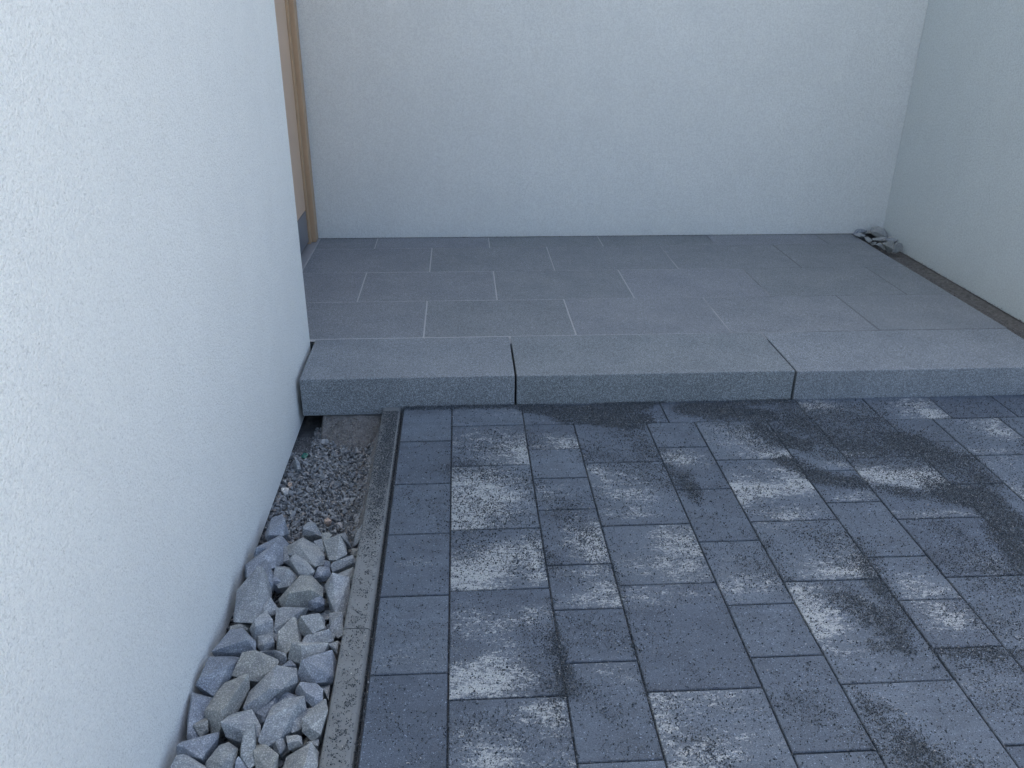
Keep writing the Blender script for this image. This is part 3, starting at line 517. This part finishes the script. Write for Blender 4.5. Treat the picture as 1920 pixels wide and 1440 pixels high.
def paver(x0, x1, y0, y1):
    g = 0.0022
    X0, X1, Y0, Y1 = x0 + g, x1 - g, y0 + g, y1 - g
    cx, cy = (X0 + X1) / 2, (Y0 + Y1) / 2
    c = 0.0022
    has = any(x0 < b[0] < x1 and y0 < b[1] < y1 for b in PALE)
    nx = max(2, round((x1 - x0) / 0.03)) if has else 2
    ny = max(2, round((y1 - y0) / 0.03)) if has else 2
    V = []; F = []; A = []
    top = lambda i, j: j * (nx + 1) + i
    for j in range(ny + 1):
        for i in range(nx + 1):
            x = X0 + c + (X1 - X0 - 2 * c) * i / nx; y = Y0 + c + (Y1 - Y0 - 2 * c) * j / ny
            V.append((x - cx, y - cy, 0.0)); A.append(pale_at(x, y, x0, x1, y0, y1) if has else 0.0)
    for j in range(ny):
        for i in range(nx):
            F.append((top(i, j), top(i + 1, j), top(i + 1, j + 1), top(i, j + 1)))
    ring = [top(i, 0) for i in range(nx)] + [top(nx, j) for j in range(ny)] + [top(i, ny) for i in range(nx, 0, -1)] + [top(0, j) for j in range(ny, 0, -1)]
    n = len(ring); base = len(V)
    for lvl, z in ((0, -c), (1, -0.07)):
        for k in ring:
            x, y, _ = V[k]
            sx = 1 if abs(x - (X1 - c - cx)) < 1e-6 else (-1 if abs(x - (X0 + c - cx)) < 1e-6 else 0)
            sy = 1 if abs(y - (Y1 - c - cy)) < 1e-6 else (-1 if abs(y - (Y0 + c - cy)) < 1e-6 else 0)
            V.append((x + sx * c, y + sy * c, z)); A.append(A[k])
    for k in range(n):
        k2 = (k + 1) % n
        F.append((ring[k], base + k, base + k2, ring[k2]))
        F.append((base + k, base + n + k, base + n + k2, base + k2))
    me = bpy.data.meshes.new('paver')
    me.from_pydata(V, [], F)
    at = me.attributes.new('pale', 'FLOAT', 'POINT'); at.data.foreach_set('value', A)
    o = obj('paver', me, MT['paver'], pv)
    o.location = (cx, cy, random.uniform(-0.0012, 0.0010) + 0.011 - 0.011)
    o.rotation_euler = (random.uniform(-0.002, 0.002), random.uniform(-0.003, 0.003), 0)
    return o

colX = [0, .203, .498, .700, .998, 1.199, 1.500, 1.698, 2.0, 2.198, 2.482, 2.70, 3.0, 3.2, 3.5]
A_ = [2.967, 2.652, 2.247, 1.941, 1.527, 1.225, 0.82, 0.52]           # wide columns
colY = {0: [3.150, 2.849, 2.537, 2.232, 1.927, 1.620, 1.315, 1.01, 0.705, 0.4],
        1: A_, 2: [2.967, 2.760, 2.551, 2.349, 2.048, 1.844, 1.637, 1.324, 1.02, 0.82, 0.5],
        3: A_, 4: [2.960, 2.755, 2.453, 2.145, 1.839, 1.631, 1.324, 1.02, 0.82, 0.5],
        5: [2.960, 2.650, 2.245, 1.934, 1.526, 1.225, 0.82, 0.52],
        6: [2.960, 2.755, 2.553, 2.345, 2.037, 1.832, 1.636, 1.320, 1.02, 0.82, 0.5],
        7: [2.960, 2.640, 2.235, 1.929, 1.526, 1.225, 0.82, 0.5],
        8: [2.950, 2.75, 2.440, 2.135, 1.83, 1.63, 1.32, 1.0],
        9: [2.940, 2.636, 2.235, 1.929, 1.526, 1.225, 0.9],
        10: [2.940, 2.73, 2.53, 2.23, 2.03, 1.73, 1.43],
        11: [2.940, 2.636, 2.235, 1.929, 1.526], 12: [2.94, 2.74, 2.43, 2.13, 1.93], 13: [2.94, 2.64, 2.23, 1.93]}
PAV = []
for k, ys in colY.items():
    for a, b in zip(ys[:-1], ys[1:]): PAV.append((colX[k], colX[k + 1], b, a))
topx = [0.203, 0.498, 0.795, 1.095, 1.392, 1.690, 1.990, 2.287, 2.573, 2.87, 3.17, 3.5]
for i, (a, b) in enumerate(zip(topx[:-1], topx[1:])):
    y = 2.967 - 0.010 * (a - 0.2) 
    PAV.append((a, b, y if a < 1.9 else 2.9405, 3.150))
for p in PAV: paver(*p)

# ------------------------------------------------------------------ kerb
kb = empty('edging_kerb', (-0.05, 1.8, -0.25), 'narrow grey concrete kerb between the crushed stones and the pavers', 'kerb')
for y0, y1 in ((0.3, 0.7985), (0.8015, 1.7985), (1.8015, 2.7985), (2.8015, 3.23)):
    prof = [(-0.089, -0.25), (-0.089, -0.010), (-0.0855, -0.005), (-0.079, -0.003), (-0.030, -0.003), (-0.020, -0.006), (-0.014, -0.013), (-0.012, -0.022), (-0.012, -0.25)]
    n = len(prof)
    V = [(x + 0.05, y0 - 1.8 + 0.0, z + 0.25) for x, z in prof] + [(x + 0.05, y1 - 1.8, z + 0.25) for x, z in prof]
    F = [(i, i + 1, n + i + 1, n + i) for i in range(n - 1)] + [tuple(range(n))[::-1], tuple(range(n, 2 * n))]
    me = bpy.data.meshes.new('kerb_stone'); me.from_pydata(V, [], F)
    bm = bmesh.new(); bm.from_mesh(me); bmesh.ops.recalc_face_normals(bm, faces=bm.faces[:]); bm.to_mesh(me); bm.free()
    obj('kerb_stone', me, MT['kerb'], kb)
def haunch_z(x, y):
    t = (x + 0.145) / 0.055
    return -0.135 + 0.095 * max(0, t) ** 1.3 + 0.012 * noise.noise(Vector((x * 30, y * 14, 8))) + 0.005 * noise.noise(Vector((x * 90, y * 90, 3)))
V, F = lump_mesh(-0.18, -0.0895, 0.5, 3.14, 16, 240, haunch_z, 'haunch')
o = raw('haunch', V, F, MT['haunch'], kb, smooth=True); o.location = -kb.location

# ------------------------------------------------------------------ gravel strip
def strip_z(x, y):
    z = -0.125 + 0.045 * min(1, max(0, (2.30 - y) / 0.5)) * 0.6
    return z + 0.010 * noise.noise(Vector((x * 9, y * 9, 2)))
V, F = lump_mesh(XW - 0.02, -0.06, 0.4, 3.5, 20, 150, lambda x, y: strip_z(x, y) - 0.012, 'strip')
gs = raw('gravel_strip', V, F, MT['strip'], smooth=True); tag(gs, kind='structure')

gp = [hull_proto(9, s) for s in (1, 2, 3, 4, 5)]
N = 14500
x = rng.uniform(XW - 0.012, -0.092, N); y = rng.uniform(0.9, 3.2, N)
keep = (y > 2.18) | (rng.random(N) < 0.45)
x = x[keep]; y = y[keep]
d = np.array([strip_z(a, b) for a, b in zip(x, y)])
over = np.array([foot_z(a, b) for a, b in zip(x, y)]) * (y > 2.9) + (y <= 2.9) * -9
hz = np.array([haunch_z(a, b) for a, b in zip(x, y)])
layer = rng.uniform(-0.006, 0.012, len(x))
z = np.maximum(d + layer, np.where(x > -0.17, np.minimum(hz, d + 0.02), -9))
ok = ~((y > 2.9) & (over > d + 0.012) & (rng.random(len(x)) < 0.93)) & ~((x > -0.118) & (y > 2.3) & (rng.random(len(x)) < 0.6)) & ~((x < -0.385) & (y > 2.98))
x, y, z = x[ok], y[ok], z[ok]
size = 0.0067 * np.exp(rng.normal(0, 0.33, len(x)))
tag(scatter('gravel', np.stack([x, y, z], 1), size, gp, MT['gravel'], (1.25, 0.85, 0.55)), kind='stuff')
N = 7000
x = rng.uniform(-0.385, -0.10, N); y = rng.uniform(2.93, 3.16, N)
z = np.array([foot_z(a, b) for a, b in zip(x, y)])
ok = z > -0.13
tag(scatter('footing_chips', np.stack([x, y, z], 1)[ok], 0.0024 * np.exp(rng.normal(0, 0.35, ok.sum())), gp[:3], MT['crumb'], parent=None), kind='stuff')
# fines between
N = 22000
x = rng.uniform(XW - 0.012, -0.10, N); y = rng.uniform(0.9, 3.15, N)
z = np.array([max(strip_z(a, b) - 0.004, haunch_z(a, b) if a > -0.16 else -9, foot_z(a, b) if b > 2.9 else -9) for a, b in zip(x, y)])
tag(scatter('fine_gravel', np.stack([x, y, z], 1), 0.0022 * np.exp(rng.normal(0, 0.3, N)), gp[:2], MT['gravel'], tone=rng.random(N) * 0.8), kind='stuff')

# ------------------------------------------------------------------ crushed stones
def rock_mesh(name, outline, seed, th, horizontal=True, rounded=False):
    """angular stone: the outline seen from above is its widest ring, a flatter broken top sits inside it"""
    r = random.Random(seed)
    n = len(outline)
    cx = sum(p[0] for p in outline) / n; cy = sum(p[1] for p in outline) / n
    P = [Vector((p[0] - cx, p[1] - cy, 0)) * 1.02 for p in outline]
    ax = r.uniform(0, 6.28); tilt = r.uniform(0.15, 0.50)
    ridge = Vector((math.cos(ax), math.sin(ax), 0))
    rad = max(p.length for p in P)
    pts = []
    for p in P:
        pts.append(Vector((p.x, p.y, r.uniform(-0.45, 0.38) * th)))
    kin = r.uniform(0.66, 0.90)
    off = Vector((r.uniform(-.15, .15), r.uniform(-.15, .15), 0)) * rad
    for p in P:
        if r.random() < 0.45:
            q = p * (kin + r.uniform(-.16, .08)) + off * 0.6
            pts.append(Vector((q.x, q.y, th * (0.50 + tilt * 1.8 * q.dot(ridge) / rad) + r.uniform(-.06, .06) * th)))
    if r.random() < 0.45:
        a = ridge * rad * 0.45; pts.append(Vector((a.x, a.y, th * 0.72))); pts.append(Vector((-a.x, -a.y, th * 0.70)))
    for p in P:
        q = p * 0.62
        pts.append(Vector((q.x, q.y, -th * r.uniform(0.7, 1.1))))
    bm = bmesh.new()
    for p in pts: bm.verts.new(p)
    res = bmesh.ops.convex_hull(bm, input=bm.verts[:])
    bmesh.ops.delete(bm, geom=[v for v in bm.verts if not v.link_faces], context='VERTS')
    if not rounded and r.random() < 0.4:
        for kcut in range(1):                      # fresh fracture planes
            a = r.uniform(0, 6.28); up = r.uniform(0.15, 0.95)
            no = Vector((math.cos(a), math.sin(a), up)).normalized()
            far = max(v.co.dot(no) for v in bm.verts)
            bmesh.ops.bisect_plane(bm, geom=bm.verts[:] + bm.edges[:] + bm.faces[:], plane_co=no * far * r.uniform(0.80, 0.93), plane_no=no, clear_outer=True)
            bmesh.ops.delete(bm, geom=bm.faces[:], context='FACES_ONLY')
            bmesh.ops.convex_hull(bm, input=bm.verts[:])
            bmesh.ops.delete(bm, geom=[v for v in bm.verts if not v.link_faces], context='VERTS')
    bmesh.ops.dissolve_limit(bm, angle_limit=0.20, verts=bm.verts[:], edges=bm.edges[:])
    bmesh.ops.bevel(bm, geom=bm.edges[:], offset=0.0008 if not rounded else 0.006, segments=1, affect='EDGES', clamp_overlap=True)
    bmesh.ops.triangulate(bm, faces=bm.faces[:])
    for it in range(2):
        es = [e for e in bm.edges if e.calc_length() > 0.011]
        bmesh.ops.subdivide_edges(bm, edges=es, cuts=1)
        bmesh.ops.triangulate(bm, faces=[f for f in bm.faces if len(f.verts) > 3])
    bm.normal_update()
    k = 0.0 if rounded else 0.0011
    sh = Vector((seed * 1.7, seed * 0.9, 0))
    for v in bm.verts:
        v.co += v.normal * (noise.noise(v.co * 45 + sh) * k * 0.5 + noise.noise(v.co * 150 + sh) * k * 0.6)
    me = bm_mesh(bm, name)
    for p in me.polygons: p.use_smooth = False
    if rounded:
        for p in me.polygons: p.use_smooth = True
    return me, cx, cy

def sort_round(poly):
    cx = sum(p[0] for p in poly) / len(poly); cy = sum(p[1] for p in poly) / len(poly)
    return sorted(poly, key=lambda p: math.atan2(p[1] - cy, p[0] - cx))

for i, (poly, z, t) in enumerate(STONES):
    pts = sort_round(poly)
    xs = [p[0] for p in pts]; ys = [p[1] for p in pts]
    sz = math.sqrt((max(xs) - min(xs)) * (max(ys) - min(ys)))
    th = min(0.050, max(0.010, 0.52 * sz))
    me, cx, cy = rock_mesh('stone', pts, i + 3, th, rounded=(t >= 4))
    shift = max(0.0, XW + 0.004 - min(xs))
    o = obj('stone', me, MT['rock%d' % t], gs)
    o.location = (cx + shift, cy, z - 0.12 * th)
    if t < 4: o.rotation_euler = (random.uniform(-0.16, 0.16), random.uniform(-0.16, 0.16), 0)
# smaller stones showing in the gaps underneath
r = random.Random(5)
for i in range(150):
    x = r.uniform(XW + 0.02, -0.115); y = r.uniform(0.95, 2.24)
    s = r.uniform(0.016, 0.034)
    a0 = r.uniform(0, 6.28); n = r.randint(5, 8)
    poly = [(x + s * r.uniform(.7, 1.1) * math.cos(a0 + k * 6.283 / n), y + 0.75 * s * r.uniform(.7, 1.1) * math.sin(a0 + k * 6.283 / n)) for k in range(n)]
    me, cx, cy = rock_mesh('stone', sort_round(poly), 200 + i, s * 0.6)
    o = obj('stone', me, MT['rock%d' % r.choice([0, 0, 1, 1, 3])], gs)
    o.location = (cx, cy, -0.018 - 0.035 * (y - 1.4) - 0.050 - r.uniform(0, 0.012))
# stones nearer than the picture's lower edge
for i in range(26):
    x = r.uniform(XW + 0.05, -0.13); y = r.uniform(0.6, 1.28)
    s = r.uniform(0.032, 0.05); a0 = r.uniform(0, 6.28); n = r.randint(6, 8)
    poly = [(x + s * r.uniform(.7, 1.1) * math.cos(a0 + k * 6.283 / n), y + 0.7 * s * r.uniform(.7, 1.1) * math.sin(a0 + k * 6.283 / n)) for k in range(n)]
    me, cx, cy = rock_mesh('stone', sort_round(poly), 400 + i, s * 0.6)
    o = obj('stone', me, MT['rock%d' % r.choice([0, 0, 1, 2, 3])], gs)
    o.location = (cx, cy, -0.02)

# bit of green bottle glass on the gravel
me, cx, cy = rock_mesh('glass_shard', [(-0.372 - .035, 2.935), (-0.385, 2.925), (-0.378, 2.955), (-0.40, 2.965)], 91, 0.008)
o = obj('glass_shard', me, MT['glass']); o.location = (cx, cy, -0.108)
tag(o, 'small green fragment on the gravel near the hollow under the step', 'fragment')

# ------------------------------------------------------------------ stones in the far right corner
LAB = ['dark rounded stone at the left end of the corner pile, touching the back wall',
       'flat dark stone lying in front of the leftmost corner stone',
       'largest domed grey stone on top of the corner pile',
       'small pale stone standing below the left side of the largest corner stone',
       'long flat stone wedged under the largest corner stone',
       'brownish jagged stone at the front of the corner pile',
       'rounded greenish grey stone at the right front of the corner pile, against the side wall',
       'thin flat stone lying behind the rightmost front stone of the corner pile',
       'small pale chip at the front left of the brownish jagged corner stone',
       'tiniest pale chip on the slab edge in front of the corner pile']
TT = [1, 0, 2, 2, 2, 3, 2, 0, 2, 2]
for i, (poly, Y) in enumerate(CORNER_STONES):
    pts = sort_round(poly)
    ws = max(p[0] for p in pts) - min(p[0] for p in pts)
    me, cx, cz = rock_mesh('corner_stone', pts, 60 + i, 0.40 * ws)
    o = obj('corner_stone', me, MT['rock%d' % TT[i]])
    o.rotation_euler = (math.radians(90), 0, 0)
    o.location = (min(cx, XR - ws / 2 + 0.005), Y + 0.02, max(cz, 0.10))
    tag(o, LAB[i], 'stone', 'loose stones heaped in the porch corner')

# ------------------------------------------------------------------ grit swept over the paving
def grit_density(x, y):
    d = np.zeros_like(x)
    for x1, y1, x2, y2, r0, s in SWEEPS:
        dx, dy = x2 - x1, y2 - y1
        L = dx * dx + dy * dy + 1e-9
        t = np.clip(((x - x1) * dx + (y - y1) * dy) / L, 0, 1)
        q = np.hypot(x - x1 - t * dx, y - y1 - t * dy) / r0
        d += s * np.clip(1.35 - q, 0, 1) ** 1.1 * (q < 1.35)
    return d
N = 1500000
x = rng.uniform(-0.0, 3.3, N); y = rng.uniform(0.9, 3.15, N)
dn = grit_density(x, y)
nz = 0.55 * vnoise(x, y, 11, 1) + 0.45 * vnoise(x, y, 37, 2)
nz2 = vnoise(x, y, 90, 3)
dn = np.clip(dn, 0, 1.6) * (0.6 + 0.8 * nz) * (0.7 + 0.6 * nz2)
base = 0.026 + 0.065 * np.clip(nz * 2 - 0.75, 0, 1) + 0.02 * np.clip((x - 1.2) / 1.2, 0, 1)
base = base * np.where(x < 0.2, 0.5, 1.0)
for cx, cy, rx, ry, s in PALE:
    base += 0.045 * s * np.exp(-(((x - cx) / rx) ** 2 + ((y - cy) / ry) ** 2))
p = np.clip(np.clip(dn, 0, 1.3) ** 1.2 * 0.52, 0, 1) + base * (0.5 + nz2)
sel = rng.random(N) < p
x, y, dn = x[sel], y[sel], dn[sel]
size = 0.0019 * np.exp(rng.normal(0, 0.28, len(x)))
octa = [hull_proto(6, s) for s in (21, 22, 23)]
z = 0.0006 + size * 0.45 + np.clip(dn - 0.7, 0, 1) * rng.random(len(x)) * 0.0018
# grit caught in the joints
jx, jy = [], []
for x0, x1, y0, y1 in PAV:
    m = int((y1 - y0) * 800); jx.append(rng.normal(x0, 0.0019, m)); jy.append(rng.uniform(y0, y1, m))
    m = int((x1 - x0) * 1100); jx.append(rng.uniform(x0, x1, m)); jy.append(rng.normal(y0, 0.0022, m))
jx = np.concatenate(jx); jy = np.concatenate(jy)
ok = (jy > 0.9) & (jy < 3.15) & (jx < 3.3) & (rng.random(len(jx)) < 0.25 + 1.1 * vnoise(jx, jy, 9, 8))
jx, jy = jx[ok], jy[ok]
js = 0.0013 * np.exp(rng.normal(0, 0.25, len(jx)))
jz = rng.uniform(-0.005, 0.0018, len(jx))
# along the kerb and on it
N = 42000
kx = rng.uniform(-0.087, -0.013, N); ky = rng.uniform(0.9, 3.12, N)
kc = np.exp(-((kx + 0.045) / 0.027) ** 2)
up = np.clip((ky - 2.1) / 0.6, 0, 1)
kn = 0.45 * vnoise(kx, ky, 45, 5) + 0.55 * vnoise(kx, ky, 130, 6)
kp = np.clip((kn - 0.44) * 4, 0, 1) * 0.45 * kc + up * (0.35 + 0.55 * kc) + 0.03
s2 = rng.random(N) < kp
kx, ky = kx[s2], ky[s2]
ks = 0.00145 * np.exp(rng.normal(0, 0.28, len(kx)))
kz = np.where(kx > -0.020, -0.012, -0.002) + ks * 0.3
N = 6000
gx = rng.uniform(-0.012, 0.002, N); gy = rng.uniform(0.9, 3.12, N); gsz = 0.0013 * np.exp(rng.normal(0, .25, N)); gz = rng.uniform(-0.020, -0.013, N)
PX = np.concatenate([x, jx, kx, gx]); PY = np.concatenate([y, jy, ky, gy]); PZ = np.concatenate([z, jz, kz, gz]); SZ = np.concatenate([size, js, ks, gsz])
tag(scatter('black_grit', np.stack([PX, PY, PZ], 1), SZ, octa, MT['grit'], (1.1, 0.95, 0.8)), kind='stuff')

# pale grains lying about
N = 260
x = rng.uniform(-0.08, 2.6, N); y = rng.uniform(1.2, 3.1, N)
x = np.r_[x, -0.058, -0.052, -0.047, -0.040, -0.036]; y = np.r_[y, 1.70, 1.645, 1.63, 1.40, 2.13]; N = len(x)
tag(scatter('pale_grains', np.stack([x, y, np.where(x < 0, -0.001, 0.002)], 1), np.r_[0.0014 * np.exp(rng.normal(0, .3, N - 5)), np.full(5, 0.0038)], octa, MT['rock4']), kind='stuff')
# crumbs on the step, slabs and in the soil gap
N = 420
x = rng.uniform(-0.4, 2.85, N); y = rng.uniform(3.17, 5.33, N)
tag(scatter('loose_crumbs', np.stack([x, y, np.full(N, ZS + 0.0015)], 1), 0.0013 * np.exp(rng.normal(0, .35, N)), octa, MT['grit']), kind='stuff')
N = 14500
x = 2.905 + np.abs(rng.normal(0.0, 0.085, N)); y = rng.uniform(3.05, 5.3, N); x = np.minimum(x, XR + 0.01)
z = np.array([trench_z(a, b) for a, b in zip(x, y)]) + 0.001
tag(scatter('brown_crumbs', np.stack([x, y, z], 1), 0.0024 * np.exp(rng.normal(0, .45, N)), octa, MT['crumb']), kind='stuff')
# ragged mortar edge under the back and side walls
N = 1500
x = rng.uniform(-0.66, 2.95, N); y = YB - np.abs(rng.normal(0, 0.004, N)); z = ZS + rng.uniform(0, 0.004, N)
x2 = XR - np.abs(rng.normal(0, 0.003, 900)); y2 = rng.uniform(3.1, 5.3, 900); z2 = 0.088 + rng.normal(0, 0.004, 900)
tag(scatter('mortar_crumbs', np.stack([np.r_[x, x2], np.r_[y, y2], np.r_[z, z2]], 1), 0.0022 * np.exp(rng.normal(0, .4, N + 900)), octa, MT['crumb']), kind='stuff')
